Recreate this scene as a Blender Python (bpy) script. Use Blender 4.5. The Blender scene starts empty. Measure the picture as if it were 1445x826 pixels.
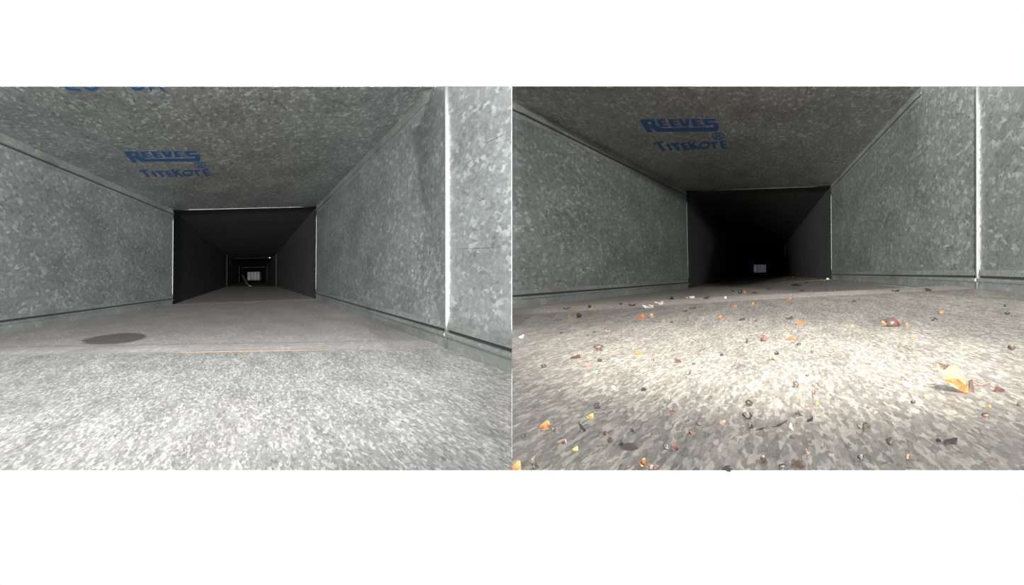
import bpy, bmesh, math, random
from mathutils import Vector, Matrix, noise
from mathutils.bvhtree import BVHTree
from mathutils.geometry import tessellate_polygon

# ------------------------------------------------------------------ camera, world, lights
sc = bpy.context.scene
col = sc.collection
F = 1250.0                       # focal length in pixels of the 1445 x 826 frame
CX, HY = 722.5, 388.0            # eye column and horizon row
cam_d = bpy.data.cameras.new('camera')
cam_d.sensor_width = 36.0
cam_d.lens = 36.0 * F / 1445.0
cam_d.shift_y = (HY - 413.0) / 1445.0
cam_d.clip_start = 0.01
cam_d.clip_end = 200.0
cam = bpy.data.objects.new('camera', cam_d)
cam.rotation_euler = (math.pi / 2, 0, 0)
col.objects.link(cam)
sc.camera = cam

world = bpy.data.worlds.new('white_surround')
sc.world = world
world.use_nodes = True
world.node_tree.nodes['Background'].inputs[0].default_value = (1, 1, 1, 1)
world.node_tree.nodes['Background'].inputs[1].default_value = 1.0

def spot(name, loc, aim, power, size, blend, radius, colour):
    d = bpy.data.lights.new(name, 'SPOT')
    d.energy = power; d.spot_size = math.radians(size); d.spot_blend = blend
    d.shadow_soft_size = radius; d.color = colour
    o = bpy.data.objects.new(name, d); col.objects.link(o)
    o.location = loc
    o.rotation_euler = (Vector(aim) - Vector(loc)).to_track_quat('-Z', 'Y').to_euler()
    return o
# a flash over each floor; fill spots added behind the camera brighten the duct walls
spot('flash_lamp', (-0.08, -0.40, 0.36), (-0.28, 1.00, -0.09), 150.0, 32, 1.0, 0.02, (1.0, 0.985, 0.965))
spot('flash_lamp', (0.02, -0.40, 0.36), (0.125, 0.46, -0.035), 230.0, 18, 1.0, 0.02, (1.0, 0.95, 0.89))
spot('fill_spot', (1.25, -5.0, 0.15), (-0.74, 2.1, 0.12), 9800.0, 10.5, 0.8, 0.05, (1.0, 1.0, 0.98))
spot('fill_spot', (-2.00, -5.0, 0.15), (1.07, 2.6, 0.20), 9000.0, 7.4, 1.0, 0.05, (1.0, 0.985, 0.95))
spot('fill_spot', (0.22, -1.8, 0.40), (0.50, 2.4, 0.10), 660.0, 24, 1.0, 0.04, (1.0, 0.985, 0.95))

sc.view_settings.view_transform = 'Standard'
sc.view_settings.look = 'None'
sc.view_settings.exposure = 0.0
sc.view_settings.gamma = 1.0
sc.view_settings.use_curve_mapping = False

# ------------------------------------------------------------------ helpers
def P(px, py, d):
    return Vector(((px - CX) / F * d, d, (HY - py) / F * d))

def lerp(a, b, t):
    return a + (b - a) * t

def link(name, me, mat=None, parent=None, smooth=False):
    if mat is not None and not me.materials:
        me.materials.append(mat)
    o = bpy.data.objects.new(name, me)
    col.objects.link(o)
    if parent is not None:
        o.parent = parent
    if smooth:
        me.polygons.foreach_set('use_smooth', [True] * len(me.polygons))
    return o

def tag(o, label=None, cat=None, group=None, kind=None):
    if label: o['label'] = label
    if cat: o['category'] = cat
    if group: o['group'] = group
    if kind: o['kind'] = kind
    return o

def empty(name, loc=(0, 0, 0)):
    o = bpy.data.objects.new(name, None)
    o.empty_display_size = 0.05
    o.location = loc
    col.objects.link(o)
    return o

def nd(nt, t, **kw):
    n = nt.nodes.new(t)
    for k, v in kw.items():
        setattr(n, k, v)
    return n

def new_mat(name):
    m = bpy.data.materials.new(name)
    m.use_nodes = True
    nt = m.node_tree
    return m, nt, nt.nodes['Principled BSDF']

def ramp(nt, stops, interp='LINEAR'):
    r = nd(nt, 'ShaderNodeValToRGB')
    cr = r.color_ramp
    cr.interpolation = interp
    while len(cr.elements) > 1:
        cr.elements.remove(cr.elements[-1])
    cr.elements[0].position = stops[0][0]
    cr.elements[0].color = (*stops[0][1], 1)
    for p, c in stops[1:]:
        e = cr.elements.new(p); e.color = (*c, 1)
    return r

def galv(name, base, scale, contrast=1.0, rough=0.45, metal=0.35, dust=None, dust_amt=0.0,
         spangle_hi=0.16, stretch=(1, 1, 1), stain=None, patch=0.25, cluster=0.0):
    """Galvanised sheet: random crystal cells (spangle) in UV metres, grime blotches, optional dust."""
    m, nt, bs = new_mat(name)
    L = nt.links.new
    uv = nd(nt, 'ShaderNodeUVMap')
    mp = nd(nt, 'ShaderNodeMapping'); mp.inputs['Scale'].default_value = stretch
    L(uv.outputs[0], mp.inputs[0])
    nz = nd(nt, 'ShaderNodeTexNoise'); nz.inputs['Scale'].default_value = scale * 0.9; nz.inputs['Detail'].default_value = 3
    L(mp.outputs[0], nz.inputs['Vector'])
    sub = nd(nt, 'ShaderNodeVectorMath', operation='SUBTRACT'); sub.inputs[1].default_value = (0.5, 0.5, 0.5)
    L(nz.outputs['Color'], sub.inputs[0])
    scl = nd(nt, 'ShaderNodeVectorMath', operation='SCALE'); scl.inputs[3].default_value = 1.9 / scale
    L(sub.outputs[0], scl.inputs[0])
    add = nd(nt, 'ShaderNodeVectorMath', operation='ADD')
    L(mp.outputs[0], add.inputs[0]); L(scl.outputs[0], add.inputs[1])
    v1 = nd(nt, 'ShaderNodeTexVoronoi'); v1.inputs['Scale'].default_value = scale
    v2 = nd(nt, 'ShaderNodeTexVoronoi'); v2.inputs['Scale'].default_value = scale * 2.3
    L(add.outputs[0], v1.inputs['Vector']); L(add.outputs[0], v2.inputs['Vector'])
    s1 = nd(nt, 'ShaderNodeSeparateColor'); L(v1.outputs['Color'], s1.inputs[0])
    s2 = nd(nt, 'ShaderNodeSeparateColor'); L(v2.outputs['Color'], s2.inputs[0])
    b = Vector(base)
    def sh(k): return tuple(min(1.0, max(0.0, c * (1 + (k - 1) * contrast))) for c in b)
    lo = 1.0 - spangle_hi
    r1 = ramp(nt, [(0.0, sh(.72)), (.12, sh(.88)), (.30, sh(.98)), (lo - .12, sh(1.04)), (lo, sh(1.25)), (1.0, sh(1.75))])
    r2 = ramp(nt, [(0.0, sh(.70)), (.14, sh(.95)), (.85, sh(1.02)), (1.0, sh(1.5))])
    src1 = s1.outputs[0]
    if cluster > 0:
        # crystals of a kind come in drifts: a slow noise biases the cell value
        cn = nd(nt, 'ShaderNodeTexNoise'); cn.inputs['Scale'].default_value = scale * 0.16; cn.inputs['Detail'].default_value = 3
        L(mp.outputs[0], cn.inputs['Vector'])
        cm = nd(nt, 'ShaderNodeMath', operation='MULTIPLY_ADD'); cm.inputs[1].default_value = cluster; cm.inputs[2].default_value = -0.5 * cluster
        L(cn.outputs['Fac'], cm.inputs[0])
        ca = nd(nt, 'ShaderNodeMath', operation='ADD'); ca.use_clamp = True
        L(cm.outputs[0], ca.inputs[0]); L(s1.outputs[0], ca.inputs[1]); src1 = ca.outputs[0]
    L(src1, r1.inputs[0]); L(s2.outputs[1], r2.inputs[0])
    mx = nd(nt, 'ShaderNodeMix', data_type='RGBA'); mx.inputs[0].default_value = 0.4
    L(r1.outputs[0], mx.inputs[6]); L(r2.outputs[0], mx.inputs[7])
    out = mx.outputs[2]
    # slow grime
    n2 = nd(nt, 'ShaderNodeTexNoise'); n2.inputs['Scale'].default_value = scale * 0.055; n2.inputs['Detail'].default_value = 4
    L(mp.outputs[0], n2.inputs['Vector'])
    g = ramp(nt, [(.3, (1 - patch,) * 3), (.7, (1 + patch * .5,) * 3)])
    L(n2.outputs['Fac'], g.inputs[0])
    mu = nd(nt, 'ShaderNodeMix', data_type='RGBA', blend_type='MULTIPLY'); mu.inputs[0].default_value = 1.0
    L(out, mu.inputs[6]); L(g.outputs[0], mu.inputs[7]); out = mu.outputs[2]
    if dust:
        n3 = nd(nt, 'ShaderNodeTexNoise'); n3.inputs['Scale'].default_value = scale * 0.5; n3.inputs['Detail'].default_value = 6
        L(mp.outputs[0], n3.inputs['Vector'])
        dr = ramp(nt, [(.35, (max(0, dust_amt - .18),) * 3), (.65, (min(1, dust_amt + .18),) * 3)])
        L(n3.outputs['Fac'], dr.inputs[0])
        dm = nd(nt, 'ShaderNodeMix', data_type='RGBA'); dm.inputs[7].default_value = (*dust, 1)
        L(dr.outputs[0], dm.inputs[0]); L(out, dm.inputs[6]); out = dm.outputs[2]
    if stain:
        (su, sv, ru, rv, sc_col) = stain
        m2 = nd(nt, 'ShaderNodeMapping', vector_type='POINT')
        m2.inputs['Location'].default_value = (-su / ru, -sv / rv, 0)
        m2.inputs['Scale'].default_value = (1 / ru, 1 / rv, 0)
        L(uv.outputs[0], m2.inputs[0])
        n4 = nd(nt, 'ShaderNodeTexNoise'); n4.inputs['Scale'].default_value = 3.0
        L(m2.outputs[0], n4.inputs['Vector'])
        ln = nd(nt, 'ShaderNodeVectorMath', operation='LENGTH'); L(m2.outputs[0], ln.inputs[0])
        ad = nd(nt, 'ShaderNodeMath', operation='MULTIPLY_ADD'); ad.inputs[1].default_value = .35
        L(n4.outputs['Fac'], ad.inputs[0]); L(ln.outputs['Value'], ad.inputs[2])
        sr = ramp(nt, [(.85, (1, 1, 1)), (1.2, (0, 0, 0))])
        L(ad.outputs[0], sr.inputs[0])
        sm = nd(nt, 'ShaderNodeMix', data_type='RGBA', blend_type='MULTIPLY'); sm.inputs[7].default_value = (*sc_col, 1)
        L(sr.outputs[0], sm.inputs[0]); L(out, sm.inputs[6]); out = sm.outputs[2]
    L(out, bs.inputs['Base Color'])
    rr = nd(nt, 'ShaderNodeMapRange'); rr.inputs[3].default_value = rough - .08; rr.inputs[4].default_value = rough + .15
    L(s2.outputs[2], rr.inputs[0]); L(rr.outputs[0], bs.inputs['Roughness'])
    bs.inputs['Metallic'].default_value = metal
    bp = nd(nt, 'ShaderNodeBump'); bp.inputs['Strength'].default_value = 0.12; bp.inputs['Distance'].default_value = 0.002
    L(s1.outputs[1], bp.inputs['Height']); L(bp.outputs[0], bs.inputs['Normal'])
    return m

def plain(name, colr, rough=.6, metal=0.0, var=.2, nscale=300.0):
    m, nt, bs = new_mat(name)
    L = nt.links.new
    tc = nd(nt, 'ShaderNodeTexCoord')
    nz = nd(nt, 'ShaderNodeTexNoise'); nz.inputs['Scale'].default_value = nscale; nz.inputs['Detail'].default_value = 3
    L(tc.outputs['Object'], nz.inputs['Vector'])
    r = ramp(nt, [(.3, tuple(c * (1 - var) for c in colr)), (.7, tuple(min(1, c * (1 + var)) for c in colr))])
    L(nz.outputs['Fac'], r.inputs[0]); L(r.outputs[0], bs.inputs['Base Color'])
    bs.inputs['Roughness'].default_value = rough
    bs.inputs['Metallic'].default_value = metal
    return m

# ------------------------------------------------------------------ materials
WALLC = (.30, .325, .32)
M = {}
M['wall_a'] = galv('galvanised_wall_clean', WALLC, 195, 1.5, .42, .3, cluster=.35)
M['wall_b'] = galv('galvanised_wall_littered', (.27, .295, .285), 195, 1.6, .42, .3, cluster=.35)
M['ceil_a'] = galv('galvanised_ceiling_clean', (.36, .375, .37), 200, 2.0, .40, .3, cluster=.4)
M['ceil_b'] = galv('galvanised_ceiling_littered', (.36, .37, .35), 200, 2.0, .40, .3, cluster=.4)
M['floor_a'] = galv('galvanised_floor_clean', (.32, .32, .31), 700, 1.9, .5, .15, spangle_hi=.30, cluster=.5)
M['floor_a_far'] = galv('dusty_floor_clean', (.40, .385, .37), 330, 1.6, .6, .1, dust=(.38, .36, .345), dust_amt=.35, spangle_hi=.1)
M['floor_b'] = galv('galvanised_floor_littered', (.235, .218, .190), 950, 2.1, .5, .15, spangle_hi=.34, cluster=.7)
M['floor_b_far'] = galv('dusty_floor_littered', (.38, .34, .305), 380, 1.7, .6, .1, dust=(.37, .325, .295), dust_amt=.3, spangle_hi=.15)
M['inner'] = galv('shaded_inner_sheet', (.075, .08, .08), 120, .4, .55, .2)  # deep sections: their shade is put into a darker base colour
M['lip'] = galv('galvanised_seam_metal', (.36, .385, .375), 200, .7, .4, .4)
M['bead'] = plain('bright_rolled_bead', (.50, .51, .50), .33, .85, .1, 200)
M['platem'] = plain('splitter_steel', (.14, .15, .148), .5, .3, .15, 60)
M['glint'] = plain('polished_bead', (.30, .30, .30), .20, 1.0, .1, 200)
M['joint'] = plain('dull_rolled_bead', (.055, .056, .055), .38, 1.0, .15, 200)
M['groove_shade'] = plain('painted_seam_shade', (.03, .032, .032), .8, 0, .3, 200)  # shade of the seam groove, painted as a dark strip
M['rust'] = plain('rust_line', (.22, .13, .07), .8, 0, .3, 300)
M['blue'] = plain('blue_stamp_ink', (.018, .11, .34), .5, 0, .35, 260)

# ------------------------------------------------------------------ sheet builder
def rows_mesh(rows, nacross, uvf, bump=None):
    verts, faces = [], []
    for i, (a, b) in enumerate(rows):
        for j in range(nacross + 1):
            t = j / nacross
            p = lerp(a, b, t)
            if bump: p = bump(p, i / (len(rows) - 1), t)
            verts.append(p)
    n = nacross + 1
    for i in range(len(rows) - 1):
        for j in range(nacross):
            faces.append((i * n + j, i * n + j + 1, (i + 1) * n + j + 1, (i + 1) * n + j))
    me = bpy.data.meshes.new('sheet')
    me.from_pydata([tuple(v) for v in verts], [], faces)
    uvl = me.uv_layers.new(name='UVMap')
    for poly in me.polygons:
        for li in poly.loop_indices:
            uvl.data[li].uv = uvf(verts[me.loops[li].vertex_index])
    me.update()
    return me

def sheet(name, parent, mat, rows, uvf, nacross=8, bump=None, thick=0.0003, outward=None):
    me = rows_mesh(rows, nacross, uvf, bump)
    o = link(name, me, mat, parent)
    # orient so that normals face the inside, metal thickness grows outward
    c = me.polygons[len(me.polygons) // 2]
    if outward is not None and c.normal.dot(Vector(outward)) > 0:
        me.flip_normals()
    md = o.modifiers.new('gauge', 'SOLIDIFY'); md.thickness = thick; md.offset = -1
    return o

def dense(keys, n=10):
    """keys: list of (A,B) rows; inserts n-1 rows between consecutive ones."""
    out = []
    for k in range(len(keys) - 1):
        for i in range(n):
            t = i / n
            out.append((lerp(keys[k][0], keys[k + 1][0], t), lerp(keys[k][1], keys[k + 1][1], t)))
    out.append(keys[-1])
    return out

def tube(name, parent, mat, pts, r, seg=10, caps=True):
    bm = bmesh.new()
    rings = []
    n = len(pts)
    for i, p in enumerate(pts):
        a = pts[max(0, i - 1)]; b = pts[min(n - 1, i + 1)]
        t = (b - a).normalized()
        up = Vector((0, 0, 1)) if abs(t.z) < .9 else Vector((1, 0, 0))
        x = t.cross(up).normalized(); y = x.cross(t).normalized()
        rr = r[i] if isinstance(r, (list, tuple)) else r
        rings.append([bm.verts.new(p + x * math.cos(2 * math.pi * k / seg) * rr + y * math.sin(2 * math.pi * k / seg) * rr) for k in range(seg)])
    for i in range(n - 1):
        for k in range(seg):
            bm.faces.new((rings[i][k], rings[i][(k + 1) % seg], rings[i + 1][(k + 1) % seg], rings[i + 1][k]))
    if caps:
        bm.faces.new(rings[0]); bm.faces.new(list(reversed(rings[-1])))
    bmesh.ops.recalc_face_normals(bm, faces=bm.faces)
    me = bpy.data.meshes.new(name); bm.to_mesh(me); bm.free()
    return link(name, me, mat, parent, True)

def strip(name, parent, mat, path, profile):
    """Extrude a closed profile [(n, v)] along path [(point, n_axis, v_axis)]."""
    verts, faces, uvs = [], [], []
    m = len(profile)
    for p, nx, vx in path:
        for a, b in profile:
            verts.append(p + nx * a + vx * b); uvs.append((p.y / 3.0, a + b))
    for i in range(len(path) - 1):
        for k in range(m):
            faces.append((i * m + k, i * m + (k + 1) % m, (i + 1) * m + (k + 1) % m, (i + 1) * m + k))
    faces.append(tuple(range(m))); faces.append(tuple(reversed(range((len(path) - 1) * m, len(path) * m))))
    me = bpy.data.meshes.new(name)
    me.from_pydata([tuple(v) for v in verts], [], faces)
    uvl = me.uv_layers.new(name='UVMap')
    for lp in me.loops:
        uvl.data[lp.index].uv = uvs[lp.vertex_index]
    bm = bmesh.new(); bm.from_mesh(me); bmesh.ops.recalc_face_normals(bm, faces=bm.faces); bm.to_mesh(me); bm.free()
    return link(name, me, mat, parent)

LIP_TOP = [(0, 0), (.0016, 0), (.0018, .0112), (.0042, .0125), (.0046, .0142), (.0040, .0158), (.0, .0165)]
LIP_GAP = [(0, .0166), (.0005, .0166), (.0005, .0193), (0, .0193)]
LIP_BACK = [(0, .0195), (.0016, .0195), (.0018, .021), (.0010, .0265), (0, .0265)]
def lips(parent, a, b, inward, down, scale=1.0, taper=False):
    n = 12
    path = [(lerp(a, b, i / n), inward, down) for i in range(n + 1)]
    if taper:      # the folded edge is hammered flat where the sheet ends
        path = path[:-1] + [(lerp(a, b, .97), inward, down), (b, inward * .03, down)]
    strip('seam_lip', parent, M['lip'], path, [(x * scale, y * scale) for x, y in LIP_TOP])
    strip('seam_lip', parent, M['lip'], path, [(x * scale, y * scale) for x, y in LIP_BACK])
    strip('seam_shade', parent, M['groove_shade'], path, [(x * scale, y * scale) for x, y in LIP_GAP])

def at_y(a, b, d):
    """point at depth d on the line a-b"""
    return lerp(a, b, (d - a.y) / (b.y - a.y))

# ================================================================== DUCT A (clean, seen on the one side)
AX_A = (360 - CX) / F
def uv_floor_a(s): return lambda p: (p.y / s, p.x - AX_A * p.y)
uv_wall = lambda p: (p.y / 3.0, p.z)

wl = tag(empty('wall_left'), 'grey spangled steel wall of the clean duct, beside the round stain', kind='structure')
wr = tag(empty('wall_right'), 'grey spangled steel wall of the clean duct with a bright upright joint bead', kind='structure')
ce = tag(empty('ceiling'), 'steel ceiling of the clean duct with a blue stamp cut off at its edge', kind='structure')
fl = tag(empty('floor'), 'pale grey clean duct floor with one dark round stain', kind='structure')

TL1, TR1, BR1, BL1 = P(244, 296, 3.17), P(447, 291, 3.33), P(446, 422, 3.33), P(243, 430, 3.17)
TLn, BLn = P(0, 188, 1.50), P(0, 471, 1.50)
TRf = P(612, 122, 1.253)
BR0 = P(632, 491.5, 1.05)
TR0cut = P(632, 122, 1.05)
BRs = P(722, 527, 0.788)
TRs = P(722, 122, 0.788)
# line of the ceiling's corner run back to the cut edge of the sheet
kk = (HY - 122) / F
def cut_top(a, b):
    # point on line a-b whose image row is 122
    t = (kk * a.y - a.z) / ((b.z - a.z) - kk * (b.y - a.y))
    return lerp(a, b, t)
TLf = cut_top(TL1, TLn)
e = Vector((.004, 0, 0))
# near ceiling
sheet('duct_panel', ce, M['ceil_a'], dense([(TL1 - e, TR1 + e), (TLf - e, TRf + e)], 16), uv_floor_a(3.2), 12, outward=(0, 0, 1))
# near left wall
TL0, BL0 = at_y(TL1, TLn, 1.0), at_y(BL1, BLn, 1.0)
TLc = at_y(TL1, TLn, TLf.y)
zc = Vector((0, 0, .003))
sheet('duct_panel', wl, M['wall_a'], dense([(TL1 + zc, BL1 - zc), (TLc + zc, at_y(BL1, BLn, TLf.y) - zc),
      (P(0, 0, 1) * 0 + Vector((TL0.x, TL0.y, kk * TL0.y)), BL0 - zc)], 10), uv_wall, 8, outward=(-1, 0, 0))
# near right wall, up to the bead and on to the divider
sheet('duct_panel', wr, M['wall_a'], dense([(TR1 + zc, BR1 - zc), (TRf, at_y(BR1, BR0, 1.253) - zc), (TR0cut, BR0 - zc)], 10), uv_wall, 8, outward=(1, 0, 0))
sheet('duct_panel', wr, M['wall_a'], dense([(TR0cut, BR0 - zc), (TRs, BRs - zc)], 8), uv_wall, 8, outward=(1, 0, 0))
# floor: section behind the joint, section in front
BLj = at_y(BL1, BLn, 1.03)
STAIN = None
def bump_a(p, s, t): return p
floorA_keys_far = [(BL1 - e, BR1 + e), (BLj - e, BR0 + e)]
ks = P(163, 481, 1.0); zst = -.098; dst = zst / ks.z; ks = ks * dst
M['floor_a_far_stain'] = galv('dusty_floor_with_stain', (.40, .385, .37), 330, 1.6, .6, .1, dust=(.38, .36, .345), dust_amt=.35, spangle_hi=.1,
      stain=(ks.y / 4.2, ks.x - AX_A * ks.y, .165 / 4.2, .057, (.30, .30, .30)))
floorA1 = sheet('duct_panel', fl, M['floor_a_far_stain'], dense(floorA_keys_far, 18), uv_floor_a(4.2), 14, outward=(0, 0, -1))
kb = (664.3 - HY) / F
zR = BRs.z
def flA_row(d, xr):
    left = Vector((AX_A * d - .44, d, -.098))
    return (left, Vector((xr, d, zR + (BR0.z - BRs.z) * 0)))
dl, dr_ = .098 / kb, -zR / kb
keys = [(BLj - e, BR0 + e), (Vector((AX_A * .8 - .44, .80, -.098)), BRs.copy()),
        (Vector((AX_A * dl - .6, dl, -.098)), Vector((0, dr_, zR)))]
floorA0 = sheet('duct_panel', fl, M['floor_a'], dense(keys, 10), uv_floor_a(5.4), 14, outward=(0, 0, -1))

# longitudinal seams
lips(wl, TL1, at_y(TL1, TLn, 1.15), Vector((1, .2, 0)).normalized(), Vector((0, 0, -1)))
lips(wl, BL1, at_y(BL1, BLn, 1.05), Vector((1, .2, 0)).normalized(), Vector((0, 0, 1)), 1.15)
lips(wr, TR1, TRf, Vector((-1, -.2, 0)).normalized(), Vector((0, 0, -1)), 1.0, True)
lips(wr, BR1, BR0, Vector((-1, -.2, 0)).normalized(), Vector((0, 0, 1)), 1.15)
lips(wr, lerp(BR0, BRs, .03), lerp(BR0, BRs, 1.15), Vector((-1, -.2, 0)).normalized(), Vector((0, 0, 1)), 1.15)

def line(a, b, n=8): return [lerp(a, b, i / n) for i in range(n + 1)]
# upright beads and the joint frame
inw = Vector((-1, 0, 0)) * .0012
tube('joint_bead', wr, M['bead'], line(BR0 + inw, TR0cut + inw), .0024, 14)
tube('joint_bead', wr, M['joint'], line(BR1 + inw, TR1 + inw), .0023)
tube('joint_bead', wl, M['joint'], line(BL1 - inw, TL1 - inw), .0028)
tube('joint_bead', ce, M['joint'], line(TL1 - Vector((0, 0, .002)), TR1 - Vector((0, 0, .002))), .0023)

# thin creases scored into the near wall sheets
M['crease'] = plain('dark_crease', (.05, .055, .055), .8, 0, .2, 300)
def on_wall(a, b, px, py):
    q = onrow_(a, b, px); return P(px, py, q.y)
def onrow_(a, b, px):
    k = (px - CX) / F
    t = (k * a.y - a.x) / ((b.x - a.x) - k * (b.y - a.y))
    return lerp(a, b, t)
tube('sheet_crease', wr, M['crease'], line(on_wall(BR0, BRs, 660.5, 416), on_wall(BR0, BRs, 662.5, 482), 6), [.00005, .0002, .0003, .0003, .0003, .0002, .0001], 6)
tube('sheet_crease', wr, M['crease'], line(on_wall(BR0, BRs, 684, 203), on_wall(BR0, BRs, 719, 186), 6), [.00005, .0002, .00025, .00025, .00025, .0002, .0001], 6)
tube('sheet_crease', wr, M['crease'], line(on_wall(BR0, BRs, 640, 352), on_wall(BR0, BRs, 712, 349), 6), [.00005, .00015, .0002, .0002, .0002, .00015, .0001], 6)

# ---- farther sections of duct A
VPa = (360, 393)
def far(p, d0, d):
    """carry pixel p (at depth d0) toward the vanishing point to depth d"""
    k = d0 / d
    return lambda vp: P(vp[0] + (p[0] - vp[0]) * k, vp[1] + (p[1] - vp[1]) * k, d)
J2A = [(320, 360.4), (390, 358.2), (390, 404.0), (320, 404.6)]      # TL TR BR BL
DJ2 = 9.4
J2 = [P(*q, DJ2) for q in J2A]
J3 = [far(q, DJ2, 16.6)(VPa) for q in J2A]
J4 = [far(q, DJ2, 35.0)(VPa) for q in J2A]
J1 = [TL1, TR1, BR1, BL1]
def far_sections(frames, parents, mats, ax):
    c, r, f, l = parents
    uvf = lambda p: (p.y / 4.2, p.x - ax * p.y)
    for A, B, (mc, mw, mf) in zip(frames[:-1], frames[1:], mats):
        sheet('duct_panel', c, mc, dense([(A[0], A[1]), (B[0], B[1])], 8), uvf, 4, outward=(0, 0, 1))
        sheet('duct_panel', r, mw, dense([(A[1], A[2]), (B[1], B[2])], 8), uv_wall, 4, outward=(1, 0, 0))
        sheet('duct_panel', f, mf, dense([(A[3], A[2]), (B[3], B[2])], 12), uvf, 6, outward=(0, 0, -1))
        sheet('duct_panel', l, mw, dense([(A[0], A[3]), (B[0], B[3])], 8), uv_wall, 4, outward=(-1, 0, 0))
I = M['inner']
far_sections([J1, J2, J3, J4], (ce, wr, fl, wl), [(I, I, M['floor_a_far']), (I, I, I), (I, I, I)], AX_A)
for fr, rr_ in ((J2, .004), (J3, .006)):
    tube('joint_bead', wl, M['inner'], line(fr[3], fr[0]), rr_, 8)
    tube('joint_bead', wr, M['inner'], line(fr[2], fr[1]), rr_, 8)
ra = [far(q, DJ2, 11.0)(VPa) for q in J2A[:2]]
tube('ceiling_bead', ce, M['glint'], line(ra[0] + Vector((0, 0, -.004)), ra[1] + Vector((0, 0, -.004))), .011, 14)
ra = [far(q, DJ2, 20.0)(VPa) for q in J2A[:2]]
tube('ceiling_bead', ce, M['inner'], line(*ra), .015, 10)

# floor joint strip (flat cleat) of duct A
def cleat(parent, fl_, fr_, bl_, br_, h, mat, n=24, hump=None):
    """slightly domed flat strip from front line to back line"""
    verts, faces, uvs = [], [], []
    prof = [(.0, None), (.0, -.35), (.25, .25), (.45, .8), (.65, 1.0), (.9, 1.0), (1, .3), (1, None)]
    m = len(prof)
    for i in range(n + 1):
        t = i / n
        a, b = lerp(fl_, fr_, t), lerp(bl_, br_, t)
        for s, z in prof:
            q = lerp(a, b, s)
            hz = hump(t) if hump else 0
            verts.append(q + Vector((0, 0, -.004 if z is None else z * h + hz))); uvs.append((q.y / 4.2, q.x))
    for i in range(n):
        for k in range(m):
            faces.append((i * m + k, i * m + (k + 1) % m, (i + 1) * m + (k + 1) % m, (i + 1) * m + k))
    faces += [tuple(range(m)), tuple(reversed(range(n * m, n * m + m)))]
    me = bpy.data.meshes.new('joint_strip'); me.from_pydata([tuple(v) for v in verts], [], faces)
    uvl = me.uv_layers.new(name='UVMap')
    for lp in me.loops: uvl.data[lp.index].uv = uvs[lp.vertex_index]
    bm = bmesh.new(); bm.from_mesh(me); bmesh.ops.recalc_face_normals(bm, faces=bm.faces); bm.to_mesh(me); bm.free()
    return link('joint_strip', me, mat, parent)
bk = Vector((0, .13, .0))
sA_f = (BLj.copy(), BR0.copy())
sA_b = (at_y(BL1, BLn, 1.17), at_y(BR1, BR0, 1.17) + Vector((-.004, 0, 0)))
cleat(fl, *sA_f, *sA_b, .0010, M['floor_a_far'])
cleat(fl, at_y(BL1, BLn, 3.0), at_y(BR1, BR0, 3.16), BL1, BR1, .002, M['floor_a_far'])
def onrow(a, b, px):
    # point on segment a-b at image column px
    k = (px - CX) / F
    t = (k * a.y - a.x) / ((b.x - a.x) - k * (b.y - a.y))
    return lerp(a, b, t)
up = Vector((0, -.0006, .0006))
tube('rust_edge', fl, M['rust'], line(onrow(*sA_f, 235) + up, onrow(*sA_f, 480) + up, 20), [.00003 + .00022 * math.sin(math.pi * i / 20) for i in range(21)], 6)

# ================================================================== DUCT B (littered)
AX_B = (1074 - CX) / F
VPb = (1073.5, 383)
wl2 = tag(empty('wall_left'), 'grey spangled steel wall of the littered duct beside the debris line', kind='structure')
wr2 = tag(empty('wall_right'), 'grey spangled steel wall of the littered duct with an upright joint bead', kind='structure')
ce2 = tag(empty('ceiling'), 'dark steel ceiling of the littered duct with one whole blue stamp', kind='structure')
fl2 = tag(empty('floor'), 'dusty littered duct floor strewn with leaf bits and grit', kind='structure')
TL1b, BL1b = P(968, 269.5, 3.29), P(971, 407, 3.29)
TR1b, BR1b = P(1173, 262, 3.21), P(1174, 394.5, 3.21)
TLs, BLs = P(722.5, 140, 1.536), P(722.5, 435, 1.536)
TRfb = P(1300, 122, 1.488)
TR0b, BR0b = P(1381, 122, 1.107), P(1381, 411, 1.107)
TRe, BRe = P(1445, 122, .923), P(1445, 421, .923)
X_ = lambda p, d: Vector((p.x, d, p.z))
uvB = lambda s: (lambda p: (p.y / s + 3.7, p.x - AX_B * p.y))
uv_wallB = lambda p: (p.y / 3.0 + 5.1, p.z)
zl = TLs.z; Cf = Vector((0, zl / kk, zl))
sheet('duct_panel', ce2, M['ceil_b'], dense([(TL1b - e, TR1b + e), (TLs.copy(), at_y(TR1b, TRfb, 1.53) + e), (Cf, TRfb + e)], 14), uvB(3.2), 12, outward=(0, 0, 1))
sheet('duct_panel', wl2, M['wall_b'], dense([(TL1b + zc, BL1b - zc), (TLs + zc, BLs - zc)], 18), uv_wallB, 8, outward=(-1, 0, 0))
BRo = at_y(BR0b, BRe, .25); BRo.x = AX_B * .25 + .276
TRo = Vector((BRo.x, .25, kk * .25))
TRm = Vector((at_y(BR0b, BRe, .6).x, .6, kk * .6)); BRm = at_y(BR0b, BRe, .6); BRm.z = -.0245
sheet('duct_panel', wr2, M['wall_b'], dense([(TR1b + zc, BR1b - zc), (TRfb, at_y(BR1b, BR0b, 1.488) - zc), (TR0b, BR0b - zc)], 10), uv_wallB, 8, outward=(1, 0, 0))
sheet('duct_panel', wr2, M['wall_b'], dense([(TR0b, BR0b - zc), (TRe, BRe - zc), (TRm, BRm - zc)], 8), uv_wallB, 8, outward=(1, 0, 0))
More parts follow.
